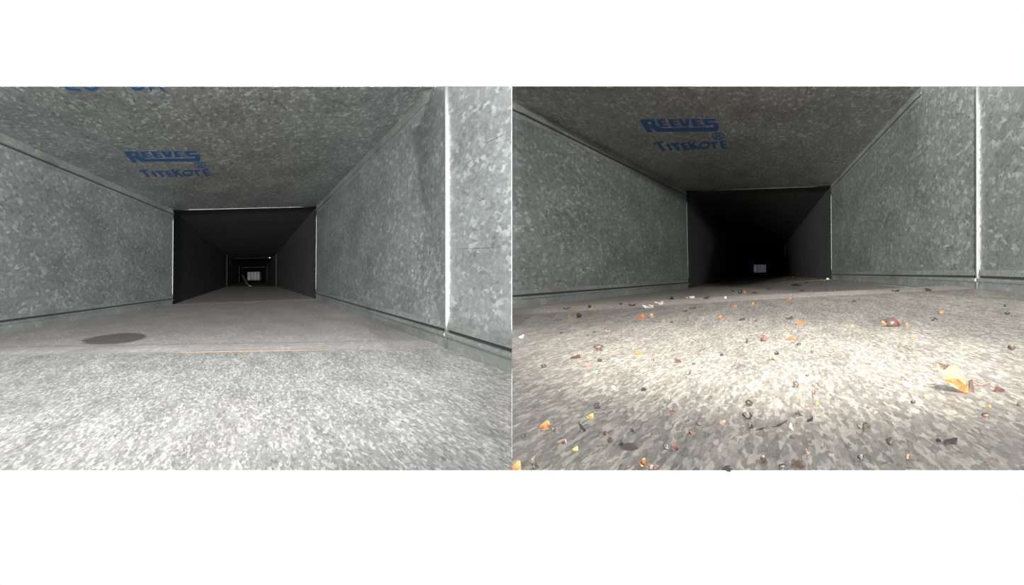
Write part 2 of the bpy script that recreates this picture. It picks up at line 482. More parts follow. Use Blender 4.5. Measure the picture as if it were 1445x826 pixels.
# floor: behind the joint, in front of it
JL = Vector((0, 1.268, -.0578)); JR = BR0b.copy()
def sm(t): t = max(0.0, min(1.0, t)); return t * t * (3 - 2 * t)
hump = lambda t: .0044 * sm(t / .55)
def bump_far(p, s, t):
    k = sm((s - .45) / .55)
    return p + Vector((0, 0, hump(t) * .8 * k - .0035 * math.sin(math.pi * min(1, s / .95)) * sm((t - .55) / .4) * (1 - k)))
keysB1 = [(BL1b - e, BR1b + e), (BLs.copy(), at_y(BR1b, BR0b, 1.36) + e), (JL, JR + e)]
floorB1 = sheet('duct_panel', fl2, M['floor_b_far'], dense(keysB1, 16), uvB(4.2), 24, bump=bump_far, outward=(0, 0, -1))
def bump_near(p, s, t):
    return p + Vector((0, 0, hump(t) * .8 * (1 - sm(s / .35))))
zB0 = -.0400
keysB0 = [(JL, JR + e), (Vector((0, .75, -.0500)), Vector((AX_B * .62 + .28, .62, -.0240))),
          (Vector((0, .40, -.0440)), Vector((AX_B * .32 + .28, .32, -.0240))),
          (Vector((0, .0400 / kb, -.0400)), Vector((AX_B * .107 + .28, .0240 / kb, -.0240)))]
floorB0 = sheet('duct_panel', fl2, M['floor_b'], dense(keysB0, 14), uvB(6.2), 28, bump=bump_near, outward=(0, 0, -1), thick=.00015)

inB = Vector((1, .2, 0)).normalized(); inBr = Vector((-1, .2, 0)).normalized()
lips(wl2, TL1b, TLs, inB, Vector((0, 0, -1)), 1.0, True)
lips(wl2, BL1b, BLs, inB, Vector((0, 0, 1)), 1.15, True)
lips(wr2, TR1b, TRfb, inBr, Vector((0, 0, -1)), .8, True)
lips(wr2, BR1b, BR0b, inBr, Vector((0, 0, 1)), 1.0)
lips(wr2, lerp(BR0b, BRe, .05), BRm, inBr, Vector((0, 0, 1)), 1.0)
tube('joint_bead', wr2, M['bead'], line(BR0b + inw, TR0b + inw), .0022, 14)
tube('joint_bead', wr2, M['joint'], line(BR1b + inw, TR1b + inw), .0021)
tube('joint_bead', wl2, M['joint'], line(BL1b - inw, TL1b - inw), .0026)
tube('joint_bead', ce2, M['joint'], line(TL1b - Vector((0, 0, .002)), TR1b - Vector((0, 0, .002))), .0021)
tube('sheet_crease', wr2, M['crease'], line(on_wall(BR0b, BRe, 1411.5, 338), on_wall(BR0b, BRe, 1412.5, 402), 6), [.00005, .0002, .0003, .0003, .0003, .0002, .0001], 6)
J2B = [(1036.5, 344), (1108, 343.5), (1108.5, 389), (1037, 391.2)]
DB2 = 9.3
K1 = [TL1b, TR1b, BR1b, BL1b]
K2 = [P(*q, DB2) for q in J2B]
K3 = [far(q, DB2, 16.6)(VPb) for q in J2B]
K4 = [far(q, DB2, 34.0)(VPb) for q in J2B]
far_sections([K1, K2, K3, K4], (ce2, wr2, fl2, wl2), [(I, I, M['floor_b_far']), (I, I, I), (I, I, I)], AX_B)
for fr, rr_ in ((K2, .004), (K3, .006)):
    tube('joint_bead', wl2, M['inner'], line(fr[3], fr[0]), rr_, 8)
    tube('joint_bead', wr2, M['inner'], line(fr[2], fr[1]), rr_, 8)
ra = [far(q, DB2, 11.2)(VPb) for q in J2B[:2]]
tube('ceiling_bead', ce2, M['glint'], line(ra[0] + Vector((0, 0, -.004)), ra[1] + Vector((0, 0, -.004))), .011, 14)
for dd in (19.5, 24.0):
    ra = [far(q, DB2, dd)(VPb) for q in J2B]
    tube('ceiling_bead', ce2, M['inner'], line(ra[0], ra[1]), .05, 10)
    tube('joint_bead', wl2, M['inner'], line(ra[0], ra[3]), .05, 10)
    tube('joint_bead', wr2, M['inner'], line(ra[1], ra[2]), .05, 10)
sB_f = (JL.copy(), JR.copy())
sB_b = (Vector((0, 1.47, -.0576)), at_y(BR1b, BR0b, 1.30) + Vector((-.004, 0, 0)))
cleat(fl2, *sB_f, *sB_b, .0007, M['floor_b_far'], hump=lambda t: hump(t) * .8)

# ---- the thin plate where the two ducts part
pl = tag(empty('splitter_plate'), 'thin upright steel plate parting the clean duct from the littered duct', 'plate')
def slab(name, parent, mat, outline, x0, x1):
    n = len(outline)
    verts = [(x0, y, z) for y, z in outline] + [(x1, y, z) for y, z in outline]
    faces = [tuple(range(n)), tuple(reversed(range(n, 2 * n)))] + [(i, (i + 1) % n, n + (i + 1) % n, n + i) for i in range(n)]
    me = bpy.data.meshes.new(name); me.from_pydata(verts, [], faces)
    bm = bmesh.new(); bm.from_mesh(me); bmesh.ops.recalc_face_normals(bm, faces=bm.faces); bm.to_mesh(me); bm.free()
    return link(name, me, mat, parent)
slab('plate', pl, M['platem'], [(.42, -.0870), (1.55, -.0870), (1.55, .30), (1.42, .3000), (1.00, kk * 1.0 - .001), (.95, -.0540), (.42, -.0445)], -.00012, .00012)

# ================================================================== blue stamps
LET = {
 'R': [[(100,155),(120,139),(190,139),(292,298),(222,300)], [(120,138),(280,138),(320,170),(180,172)], [(255,150),(290,140),(325,172),(328,205),(285,215),(262,188)],
       [(210,203),(325,198),(328,222),(232,240)], [(252,235),(328,205),(420,245),(440,291),(362,292)], [(340,247),(760,242),(1150,240),(1150,285),(760,289),(370,292)]],
 'E1': [[(325,140),(392,140),(442,228),(385,229)], [(325,140),(450,138),(458,158),(340,160)], [(360,179),(468,176),(478,192),(372,195)], [(380,213),(500,210),(507,228),(392,230)]],
 'E2': [[(485,140),(552,140),(602,228),(545,229)], [(485,140),(610,138),(618,158),(500,160)], [(520,179),(628,176),(638,192),(532,195)], [(540,213),(660,210),(667,228),(552,230)]],
 'V': [[(625,138),(690,138),(772,226),(714,227)], [(738,138),(792,137),(796,226),(746,227)]],
 'E3': [[(815,140),(875,139),(912,224),(850,226)], [(818,138),(945,136),(951,156),(832,158)], [(842,177),(950,174),(956,190),(850,193)], [(855,208),(985,204),(989,222),(862,226)]],
 'S': [[(985,138),(1150,133),(1170,160),(1050,163)], [(975,145),(990,138),(1050,150),(1070,192),(1012,192)], [(1005,187),(1150,183),(1195,190),(1200,207),(1030,213)],
       [(1140,185),(1185,186),(1205,210),(1218,262),(1198,285),(1140,285)]],
}
def stroke(a, b, w):
    a, b = Vector(a), Vector(b); t = (b - a).normalized(); n = Vector((-t.y, t.x)) * w / 2
    return [tuple(a + n), tuple(b + n), tuple(b - n), tuple(a - n)]
def ring(cx, cy, rx, ry, w, a0=0, a1=360, n=20):
    out = []
    for i in range(n):
        q = []
        for (k, s) in ((i, 1), (i + 1, 1), (i + 1, -1), (i, -1)):
            an = math.radians(a0 + (a1 - a0) * k / n)
            q.append((cx + (rx + s * w / 2) * math.cos(an), cy + (ry + s * w / 2) * math.sin(an)))
        out.append(q)
    return out
LET['mark'] = ring(1213, 342, 80, 38, 14) + [stroke((1178, 322), (1200, 364), 13), stroke((1180, 324), (1232, 325), 10), stroke((1232, 325), (1246, 338), 11), stroke((1246, 338), (1192, 345), 10), stroke((1215, 345), (1258, 362), 12)]
def S(*l): return [stroke(*q) for q in l]
LET['t1'] = S(((315, 427), (452, 413), 22), ((380, 425), (472, 518), 36))
LET['i1'] = S(((505, 432), (578, 514), 33))
LET['t2'] = S(((550, 438), (682, 429), 20), ((606, 438), (682, 513), 35))
LET['e1'] = S(((708, 430), (772, 506), 32), ((708, 434), (778, 428), 18), ((735, 467), (800, 461), 17), ((765, 502), (834, 497), 18))
LET['k'] = S(((800, 404), (874, 502), 36), ((896, 404), (842, 458), 28), ((850, 446), (962, 499), 29))
LET['o'] = ring(1032, 455, 64, 36, 24)
LET['t3'] = S(((1080, 427), (1215, 416), 20), ((1146, 424), (1188, 492), 33))
LET['e2'] = S(((1252, 408), (1302, 492), 33), ((1252, 414), (1326, 408), 18), ((1276, 452), (1340, 447), 17), ((1298, 488), (1358, 484), 18))

def solve3(src, dst):
    # least squares affine
    import numpy as np
    A = np.array([[x, y, 1] for x, y in src], float)
    B = np.array(dst, float)
    X, *_ = np.linalg.lstsq(A, B, rcond=None)
    return lambda x, y: tuple(np.array([x, y, 1.0]) @ X)

def print_on(parent, name, polys, ceil_obj, drop=.00012):
    """flat ink on the sheet: each polygon is dropped on the sheet's underside"""
    me0 = ceil_obj.data
    bvh = BVHTree.FromPolygons([v.co for v in me0.vertices], [p.vertices[:] for p in me0.polygons])
    verts, faces = [], []
    for poly in polys:
        base = len(verts)
        pts = []
        for x, y in poly:
            d = P(x, y, 1.0).normalized()
            hit = bvh.ray_cast(Vector((0, 0, 0)), d)[0]
            if hit is None: return None
            pts.append(hit)
        for p in pts: verts.append((p.x, p.y, p.z - drop))
        for p in pts: verts.append((p.x, p.y, p.z - drop + .00005))
        n = len(pts)
        for tri in tessellate_polygon([[Vector((x, y, 0)) for x, y in poly]]):
            faces.append(tuple(base + i for i in tri)); faces.append(tuple(base + n + i for i in reversed(tri)))
        for i in range(n):
            faces.append((base + i, base + (i + 1) % n, base + n + (i + 1) % n, base + n + i))
    me = bpy.data.meshes.new(name); me.from_pydata(verts, [], faces)
    return link(name, me, M['blue'], parent)

ceilA = [o for o in ce.children if o.name.startswith('duct_panel')][0]
ceilB = [o for o in ce2.children if o.name.startswith('duct_panel')][0]
zoomA = lambda x, y: (165 + x / 10.32, 200 + y / 10.32)
aff = solve3([(105,145),(1215,275),(225,300),(460,520),(1350,490),(1130,340),(1165,135),(315,425)],
             [(85,150),(1225,300),(200,328),(425,605),(1345,560),(1140,378),(1190,130),(280,483)])
zoomB = lambda x, y: (lambda q: (895 + q[0] / 10.32, 155 + q[1] / 10.32))(aff(x, y))
for key, polys in LET.items():
    print_on(ce, 'printed_letter', [[zoomA(*q) for q in p] for p in polys], ceilA)
    print_on(ce2, 'printed_letter', [[zoomB(*q) for q in p] for p in polys], ceilB)
# lower ends of the stamp before it, cut off by the sheet's edge
zt = lambda x, y: (80 + x / 8.5, 116 + y / 8.5)
def clipY(p): return (p[0], max(122.25, p[1]))
def cutpoly(ps): return [[clipY(zt(*q)) for q in p] for p in ps]
PREV = [
 [[(85, 52), (150, 52), (170, 68), (285, 78), (305, 100), (290, 106), (150, 100), (105, 78)]],
 ring(420, 40, 80, 46, 34, 15, 165, 14),
 ring(975, 40, 70, 44, 38, 15, 165, 14),
 [[(1098, 52), (1150, 52), (1140, 106), (1120, 104)]],
 [[(1215, 52), (1265, 52), (1300, 96), (1282, 106), (1262, 98)]],
]
for ps in PREV:
    print_on(ce, 'printed_letter', cutpoly(ps), ceilA)

# ================================================================== far ends
def translucent(name, colr):
    m, nt, bs = new_mat(name)
    L = nt.links.new
    tr = nd(nt, 'ShaderNodeBsdfTranslucent'); tr.inputs[0].default_value = (*colr, 1)
    df = nd(nt, 'ShaderNodeBsdfDiffuse'); df.inputs[0].default_value = (.5, .5, .5, 1)
    tc = nd(nt, 'ShaderNodeTexCoord'); nz = nd(nt, 'ShaderNodeTexNoise'); nz.inputs['Scale'].default_value = 6
    L(tc.outputs['Object'], nz.inputs['Vector'])
    r = ramp(nt, [(.3, tuple(c * .7 for c in colr)), (.75, tuple(c * 1.3 for c in colr))])
    L(nz.outputs['Fac'], r.inputs[0]); L(r.outputs[0], tr.inputs[0])
    ad = nd(nt, 'ShaderNodeAddShader')
    L(tr.outputs[0], ad.inputs[0]); L(df.outputs[0], ad.inputs[1])
    L(ad.outputs[0], nt.nodes['Material Output'].inputs[0])
    nt.nodes.remove(bs)
    return m
M['end_glow'] = translucent('glowing_end_sheet', (.20, .207, .215))  # end panel is no lamp: translucency added so it glows in the dark
def quad_slab(name, parent, mat, q, th):
    """q: TL TR BR BL points; thickness th along +Y"""
    verts = [tuple(p) for p in q] + [tuple(p + Vector((0, th, 0))) for p in q]
    faces = [(0, 1, 2, 3), (7, 6, 5, 4), (0, 4, 5, 1), (1, 5, 6, 2), (2, 6, 7, 3), (3, 7, 4, 0)]
    me = bpy.data.meshes.new(name); me.from_pydata(verts, [], faces)
    return link(name, me, mat, parent)
def end_panel(label, fr, glass_px, d):
    t = empty('end_panel', (0, 0, 0)); tag(t, label, 'panel')
    g = [P(*q, d) for q in ((glass_px[0], glass_px[1]), (glass_px[2], glass_px[1]), (glass_px[2], glass_px[3]), (glass_px[0], glass_px[3]))]
    quad_slab('pane', t, M['end_glow'], g, .01)
    o = [p + Vector((sx * .25, 0, sz * .25)) for p, (sx, sz) in zip(fr, ((-1, 1), (1, 1), (1, -1), (-1, -1)))]
    for a, b in ((0, 1), (1, 2), (2, 3), (3, 0)):
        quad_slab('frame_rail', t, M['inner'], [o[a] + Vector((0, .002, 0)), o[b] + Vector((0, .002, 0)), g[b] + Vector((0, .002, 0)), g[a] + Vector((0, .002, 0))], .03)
    for k in (1, 2, 3):
        a = lerp(g[0], g[1], k / 4 + .03); b = lerp(g[3], g[2], k / 4 + .03)
        tube('rib', t, M['end_glow'], [a - Vector((0, .01, 0)), b - Vector((0, .01, 0))], .012, 8)
    return t
end_panel('small pale grey panel closing the far end of the clean duct', J4, (349.0, 383.6, 366.4, 395.6), 34.98)
end_panel('small pale panel closing the far end of the littered duct', K4, (1063.5, 373.5, 1081, 386.8), 33.98)
# a loose strap hanging in the dark of the clean duct
stp = tube('hanging_strap', None, M['lip'], [P(341, 385, 12.2), P(342.5, 389, 11.9), P(345, 394, 11.4), P(348, 399.5, 10.6), P(351.5, 403.6, 9.9), P(354, 404.6, 9.5)], [.006, .010, .013, .013, .012, .008], 8)
tag(stp, 'thin pale strap dangling in the dark near the end of the clean duct', 'strap')

# ================================================================== debris on the littered floor
random.seed(7)
def bvh_of(objs):
    vs, fs = [], []
    for o in objs:
        b = len(vs)
        vs += [v.co.copy() for v in o.data.vertices]
        fs += [tuple(b + i for i in p.vertices) for p in o.data.polygons]
    return BVHTree.FromPolygons(vs, fs)
strips = [o for o in fl2.children if o.name.startswith('joint_strip')]
FB = bvh_of([o for o in fl2.children if o.name.startswith('duct_panel')] + strips)
def floor_at(px, py):
    h = FB.ray_cast(Vector((0, 0, 0)), P(px, py, 1.0).normalized())
    return h[0]

COL = {
 'black': (.008, .008, .008), 'dark brown': (.015, .010, .007), 'brown': (.034, .021, .014), 'red-brown': (.042, .017, .011),
 'orange': (.20, .075, .024), 'tan': (.18, .12, .065), 'yellow': (.30, .20, .06), 'white': (.42, .41, .37), 'pink-brown': (.13, .085, .065), 'grey': (.12, .13, .125),
}
CM = {k: plain('debris_' + k.replace(' ', '_').replace('-', '_'), v, .6, 0, .35, 900) for k, v in COL.items()}

def crumb_mesh(seed):
    rnd = random.Random(seed)
    bm = bmesh.new()
    bmesh.ops.create_icosphere(bm, subdivisions=2, radius=.5)
    off = Vector((seed * 3.1, seed * 1.7, 0))
    for v in bm.verts:
        n = noise.noise(v.co * 2.4 + off) * .75 + noise.noise(v.co * 6 + off) * .3
        v.co = v.co * (1 + n)
    # fit the box: base at z = 0, unit extents
    lo = [min(v.co[i] for v in bm.verts) for i in range(3)]; hi = [max(v.co[i] for v in bm.verts) for i in range(3)]
    for v in bm.verts:
        v.co.x = (v.co.x - lo[0]) / (hi[0] - lo[0]) - .5
        v.co.y = (v.co.y - lo[1]) / (hi[1] - lo[1]) - .5
        v.co.z = (v.co.z - lo[2]) / (hi[2] - lo[2])
    me = bpy.data.meshes.new('crumb'); bm.to_mesh(me); bm.free()
    return me
def flake_mesh(seed):
    rnd = random.Random(seed)
    nu, nv = 6, 4
    top = []
    ph, ph2 = rnd.uniform(0, 6), rnd.uniform(0, 6)
    for j in range(nv + 1):
        for i in range(nu + 1):
            u, v = i / nu, j / nv
            w = math.sin(math.pi * min(.97, max(.03, u))) ** .55 * (1 + .25 * math.sin(7 * u + ph))
            y = (v - .5) * w
            # curled: the rear edge lifts, the tip turns up
            z = .15 + .75 * v ** 1.4 * (0.6 + .4 * math.sin(3 * u + ph2)) + .25 * abs(u - .5)
            top.append(Vector((u - .5 + .12 * (v - .5) * math.sin(ph), y, z)))
    n = (nu + 1) * (nv + 1)
    verts = top + [p - Vector((0, .03, .10)) for p in top]
    lo = min(v.z for v in verts); hi = max(v.z for v in verts)
    verts = [Vector((v.x, v.y, (v.z - lo) / (hi - lo))) for v in verts]
    faces = []
    for j in range(nv):
        for i in range(nu):
            a = j * (nu + 1) + i
            faces.append((a, a + 1, a + nu + 2, a + nu + 1)); faces.append((n + a, n + a + nu + 1, n + a + nu + 2, n + a + 1))
    rim = [i for i in range(nu + 1)] + [j * (nu + 1) + nu for j in range(1, nv + 1)] + [nv * (nu + 1) + i for i in range(nu - 1, -1, -1)] + [j * (nu + 1) for j in range(nv - 1, 0, -1)]
    for a, b in zip(rim, rim[1:] + rim[:1]): faces.append((a, n + a, n + b, b))
    me = bpy.data.meshes.new('flake'); me.from_pydata([tuple(v) for v in verts], [], faces)
    bm = bmesh.new(); bm.from_mesh(me); bmesh.ops.recalc_face_normals(bm, faces=bm.faces); bm.to_mesh(me); bm.free()
    return me
def twig_mesh(seed):
    rnd = random.Random(seed)
    pts = [Vector((i / 6 - .5, rnd.uniform(-.05, .05), .5 + .25 * math.sin(i * 1.3 + seed))) for i in range(7)]
    bm = bmesh.new(); rings = []
    for i, p in enumerate(pts):
        r = .25 * (.5 + .5 * math.sin(math.pi * (i + .7) / 7.4))
        rings.append([bm.verts.new(p + Vector((0, math.cos(k * math.pi / 3) * r * .35, math.sin(k * math.pi / 3) * r))) for k in range(6)])
    for i in range(6):
        for k in range(6): bm.faces.new((rings[i][k], rings[i][(k + 1) % 6], rings[i + 1][(k + 1) % 6], rings[i + 1][k]))
    bm.faces.new(rings[0]); bm.faces.new(list(reversed(rings[-1])))
    bmesh.ops.recalc_face_normals(bm, faces=bm.faces)
    lo = min(v.co.z for v in bm.verts); hi = max(v.co.z for v in bm.verts)
    for v in bm.verts: v.co.z = (v.co.z - lo) / (hi - lo)
    me = bpy.data.meshes.new('twig'); bm.to_mesh(me); bm.free()
    return me
def tuft_mesh(seed):
    rnd = random.Random(seed)
    bm = bmesh.new()
    for k in range(9):
        a = Vector((rnd.uniform(-.45, .45), rnd.uniform(-.4, .4), rnd.uniform(.05, .5)))
        b = a + Vector((rnd.uniform(-.35, .35), rnd.uniform(-.3, .3), rnd.uniform(-.1, .45)))
        c = lerp(a, b, .5) + Vector((0, 0, .2)); pts = [a, c, b]; rings = []
        for p in pts:
            rings.append([bm.verts.new(p + Vector((math.cos(t) * .05, 0, math.sin(t) * .09))) for t in (0, 2.1, 4.2)])
        for i in range(2):
            for q in range(3): bm.faces.new((rings[i][q], rings[i][(q + 1) % 3], rings[i + 1][(q + 1) % 3], rings[i + 1][q]))
    bmesh.ops.create_icosphere(bm, subdivisions=1, radius=.3, matrix=Matrix.Translation((0, 0, .2)) @ Matrix.Scale(.6, 4, (0, 0, 1)))
    me = bpy.data.meshes.new('tuft'); bm.to_mesh(me); bm.free()
    return me
MESH = {'crumb': [crumb_mesh(i) for i in range(1, 8)], 'flake': [flake_mesh(i) for i in range(1, 7)],
        'twig': [twig_mesh(i) for i in range(1, 6)], 'tuft': [tuft_mesh(i) for i in range(1, 4)]}
for k in MESH:
    for me in MESH[k]: me.materials.append(None)
NAMES = {'crumb': 'grit_crumb', 'flake': 'leaf_flake', 'twig': 'twig_bit', 'tuft': 'lint_tuft'}
CATS = {'crumb': 'crumb', 'flake': 'leaf flake', 'twig': 'twig', 'tuft': 'lint'}
WORDS = {'crumb': 'crumb', 'flake': 'leaf flake', 'twig': 'twig bit', 'tuft': 'lint tuft'}

# column, bottom row, width, height in the photograph, colour, kind, turn (degrees in the floor plane)
D = [
 (799.5,437,11,3,'black','twig',8), (832,434.5,5,4,'dark brown','crumb',0), (817.5,449,9,7,'dark brown','crumb',20), (804,448.5,6,3,'tan','flake',0),
 (833,444,6,4,'orange','flake',10), (779,449,8,3,'dark brown','twig',5), (744,449.8,8,2.5,'dark brown','twig',0), (788,453,13,3.5,'brown','twig',12),
 (892,432,9,3.5,'red-brown','flake',0), (876,430.2,4,2.5,'brown','crumb',0), (904.5,451,10,8,'orange','flake',15), (920,448,7,5,'tan','flake',40),
 (935,454,7,3,'tan','flake',0), (948,456,5,3,'red-brown','crumb',0), (947.5,423,7,4.5,'dark brown','flake',30), (915,435,15,6,'white','tuft',0), (933,430,13,5,'white','tuft',30),
 (976,421.5,11,4,'white','tuft',0), (996.7,422,8,4.5,'red-brown','flake',0), (1023.6,421.5,4,3,'white','crumb',0), (1045,414.5,7,5.5,'dark brown','crumb',0), (1051,414,5,4,'orange','flake',0),
 (1034,412,5,2.5,'black','crumb',0), (1064.5,414.5,7,3,'red-brown','flake',0), (1062.8,430,4,4,'orange','crumb',0), (1037,434.5,5,4,'orange','flake',0), (977.5,436,9,3,'red-brown','flake',0),
 (957,438,6,2.5,'brown','twig',0), (967,440,6,2.5,'brown','flake',0), (1017.7,451,6,6,'orange','flake',60), (1047,452.5,8,4,'brown','flake',0), (1066,455,6,4,'brown','twig',35),
 (857.6,468,7,4,'tan','flake',0), (829,474,4,2.5,'dark brown','crumb',0), (839,470,4,2.5,'red-brown','crumb',0), (792,471,5,3,'dark brown','crumb',0), (735.5,477,7,5,'white','flake',0),
 (749,473.5,13,4,'brown','twig',15), (845.6,495,15,9,'brown','crumb',10), (902,501,9,7,'orange','flake',30), (1077,482,9,9,'red-brown','crumb',0), (1054,485,7,8,'dark brown','twig',60),
 (812,506,14,5,'red-brown','flake',8), (921.7,509,5,4,'red-brown','crumb',0), (846,511,7,5,'dark brown','crumb',0), (957,512,9,6,'brown','flake',20), (959,510.5,5,4,'orange','flake',0),
 (1122,404,11,4.5,'dark brown','flake',0), (1109,395.5,4,3,'dark brown','crumb',0), (1119,393.8,5,2.5,'dark brown','crumb',0), (1136,400,4,3,'dark brown','crumb',0), (1085,409.5,4,2.5,'dark brown','crumb',0),
 (1097,413,4,3,'brown','crumb',0), (1131,411.3,7,2.5,'brown','flake',0), (1174,412,11,4,'dark brown','twig',10), (1168.5,395.2,5,3,'white','crumb',0), (1264,412,10,4,'red-brown','flake',0),
 (1310,411.3,9,5,'brown','flake',0), (1113,424,7,4.5,'orange','flake',0), (1117,429,9,2,'red-brown','twig',0), (1206,426,6,3,'brown','crumb',0), (1262.5,428,8,2.5,'red-brown','twig',0),
 (1114,451,10,5,'brown','flake',10), (1129.6,458,11,6,'orange','flake',0), (1120.7,468.5,5,3,'yellow','flake',0), (1117,480,12,5,'orange','flake',0), (1128,487.5,7,4,'dark brown','crumb',30),
 (1096.5,501,7,6,'black','crumb',30), (1092.7,508.5,8,8,'tan','flake',60), (1146,499.5,6,7,'brown','twig',50), (1279,460.5,6,5,'orange','crumb',0), (1329,443.5,6,5,'orange','crumb',0),
 (1318.5,453,11,5,'dark brown','twig',20), (1422,444,8,4,'black','crumb',0), (1434.6,448.5,13,4.5,'dark brown','twig',-12), (1418,433,4,4,'dark brown','crumb',0), (1390,436,11,2.5,'red-brown','twig',0),
 (1427,494,11,8,'brown','crumb',0), (1202,461,6,3,'yellow','flake',0), (1288,477,8,4,'tan','flake',0), (767.5,519,9,5,'dark brown','crumb',0), (831.5,518,9,5,'pink-brown','flake',0),
 (843,577,11,9,'black','crumb',35), (833,590,9,7,'yellow','flake',0), (769,605,16,10,'orange','flake',20), (782,608.5,7,6,'black','crumb',0), (739,619,7,7,'black','crumb',0), (821,609,8,13,'black','flake',60),
 (854.6,613.5,8,6,'brown','crumb',0), (860,624,8,7,'brown','crumb',0), (877.6,631,8,11,'black','flake',70), (889,634,21,8,'dark brown','flake',5), (892,609,6,5,'black','crumb',0), (908,552,8,5,'dark brown','crumb',0),
 (866,548,6,4,'white','crumb',0), (949,583,6,8,'red-brown','flake',60), (940,635,8,10,'black','crumb',0), (952,635,8,9,'red-brown','flake',50), (907,658,10,11,'orange','flake',50), (922.5,663,15,9,'brown','crumb',0),
 (754.7,661,8,18,'dark brown','flake',75), (812,635.5,7,6,'yellow','flake',0), (729.5,663,13,12,'orange','flake',20), (794,626,11,6,'pink-brown','flake',0),
 (1058,573.5,11,10,'dark brown','crumb',10), (1054,591.5,14,12,'dark brown','crumb',0), (1060,604.5,9,9,'dark brown','crumb',0), (1048,606,6,4,'brown','crumb',0), (1021,574.5,11,5,'dark brown','twig',0),
 (1020,599,8,6,'pink-brown','flake',0), (986,600.5,7,7,'dark brown','crumb',0), (976,614,8,9,'red-brown','crumb',0), (1077,652,9,11,'brown','crumb',0), (1026,663.5,13,7,'dark brown','flake',0),
 (1018.5,502.5,5,4,'dark brown','crumb',0), (978.8,515,5,4,'dark brown','crumb',0), (973.6,529,5,7,'dark brown','twig',60), (1075,518.5,4,4,'orange','crumb',0),
 (1124.5,547.5,9,11,'brown','crumb',20), (1139,531.5,5,4,'dark brown','crumb',0), (1149,555.5,6,6,'brown','crumb',0), (1127.5,561.5,7,4.5,'yellow','flake',0), (1153,571.5,6,6,'orange','crumb',0),
 (1112,571,5,5,'pink-brown','crumb',0), (1126.5,587.5,7,11,'dark brown','flake',60), (1143,596,7,10,'black','flake',-60), (1117,607,6,10,'grey','flake',60), (1118,619,8,5,'brown','flake',0),
 (1222,608,12,12,'dark brown','crumb',0), (1211,606,5,9,'brown','flake',60), (1256.7,628,12,12,'dark brown','crumb',0), (1324,623.5,8,9,'black','crumb',0), (1340.5,626.5,17,10,'black','flake',-20),
 (1214.7,650.5,10,11,'black','crumb',0), (1283,649,11,10,'brown','crumb',0), (1138.5,640,7,10,'pink-brown','flake',60), (1392,591,12,9,'brown','crumb',0), (1396,575,6,5,'orange','crumb',0),
 (1438,573,8,6,'brown','crumb',0), (1307.5,561.5,6,5,'yellow','flake',0), (1288.4,570,7,6,'black','crumb',0), (1410,553,13,7,'red-brown','flake',-20), (1126,659,19,9,'brown','flake',0), (1105,663,12,9,'dark brown','crumb',0),
 (1208,574,6,4,'grey','crumb',0), (1384,545,26,6,'red-brown','twig',-10),
]
items = []
for n, (px, py, w, h, cname, kind, turn) in enumerate(D):
    hit = floor_at(px, py)
    if hit is None:
        continue
    d = hit.y
    me = MESH[kind][n % len(MESH[kind])]
    o = bpy.data.objects.new(NAMES[kind], me)
    col.objects.link(o)
    k = d / F
    o.location = hit - Vector((0, 0, .0001))
    dep = {'crumb': .8, 'flake': 1.2, 'twig': .5, 'tuft': 1.0}[kind]
    if abs(turn) > 40: o.scale = (w * k * 1.5, w * k * dep, h * k * 1.02)
    else: o.scale = (w * k, w * k * dep, h * k)
    o.rotation_euler = (0, math.radians(-turn) * .35 if abs(turn) <= 40 else 0, math.radians(turn))
    o.material_slots[0].link = 'OBJECT'; o.material_slots[0].material = CM[cname]
    items.append((o, px, py, w, h, cname, kind))

# ---- labels that tell the pieces apart: size, colour, kind, and the nearest landmark
LAND = [('yellow dried leaf', 1347, 540), ('shiny brown seed shell', 1259, 456), ('big brown crumb', 845, 491), ('dark crumb trio', 1057, 588),
        ('long curved twig', 1090, 602), ('bright joint bead', 1383, 411), ('dark tunnel mouth', 1073, 396), ('white lint tufts', 924, 431), ('splitter plate', 728, 560),
        ('front floor edge', 900, 664), ('front floor corner', 1300, 664), ('brightest floor patch', 1050, 520)]
def where(px, py):
    best = min(LAND, key=lambda l: math.hypot((px - l[1]) , (py - l[2]) * 1.6))
    dx, dy = px - best[1], (py - best[2]) * 1.6
    far_ = math.hypot(dx, dy)
    if abs(dx) > abs(dy): rel = 'right of' if dx > 0 else 'left of'
    else: rel = 'in front of' if dy > 0 else 'behind'
    if 'front floor' in best[0]: rel = 'near'
    close = 'just ' if far_ < 45 else ''
    return close + rel + ' the ' + best[0]
groups = {}
for it in items:
    o, px, py, w, h, cname, kind = it
    a = w * h
    size = 'tiny' if a < 25 else ('small' if a < 70 else 'large')
    base = f'{size} {cname} {WORDS[kind]} {where(px, py)}'
    groups.setdefault(base, []).append(it)
ORD = ['nearest', 'second nearest', 'third nearest', 'fourth nearest', 'fifth nearest', 'sixth nearest', 'seventh nearest']
for base, its in groups.items():
    its.sort(key=lambda q: -q[2])
    for i, (o, px, py, w, h, cname, kind) in enumerate(its):
        lab = base
        if len(its) > 1: lab = base + ', ' + ORD[i] + ' camera' if i < len(ORD) else base
        tag(o, lab, CATS[kind], 'debris on the littered duct floor')

# ---- long curved twig
pts_px = [(1064, 609), (1072, 607), (1080, 604.6), (1087, 604.4), (1094, 603.4), (1101, 600), (1107, 597), (1111, 594)]
pts = [floor_at(*q) + Vector((0, 0, .00018)) for q in pts_px]
tw = tube('curved_twig', None, CM['dark brown'], pts, [.00008, .00016, .00020, .00022, .0002, .00018, .00016, .00008], 8)
tag(tw, 'long thin curved dark twig lying on the bright littered floor', 'twig', 'debris on the littered duct floor')

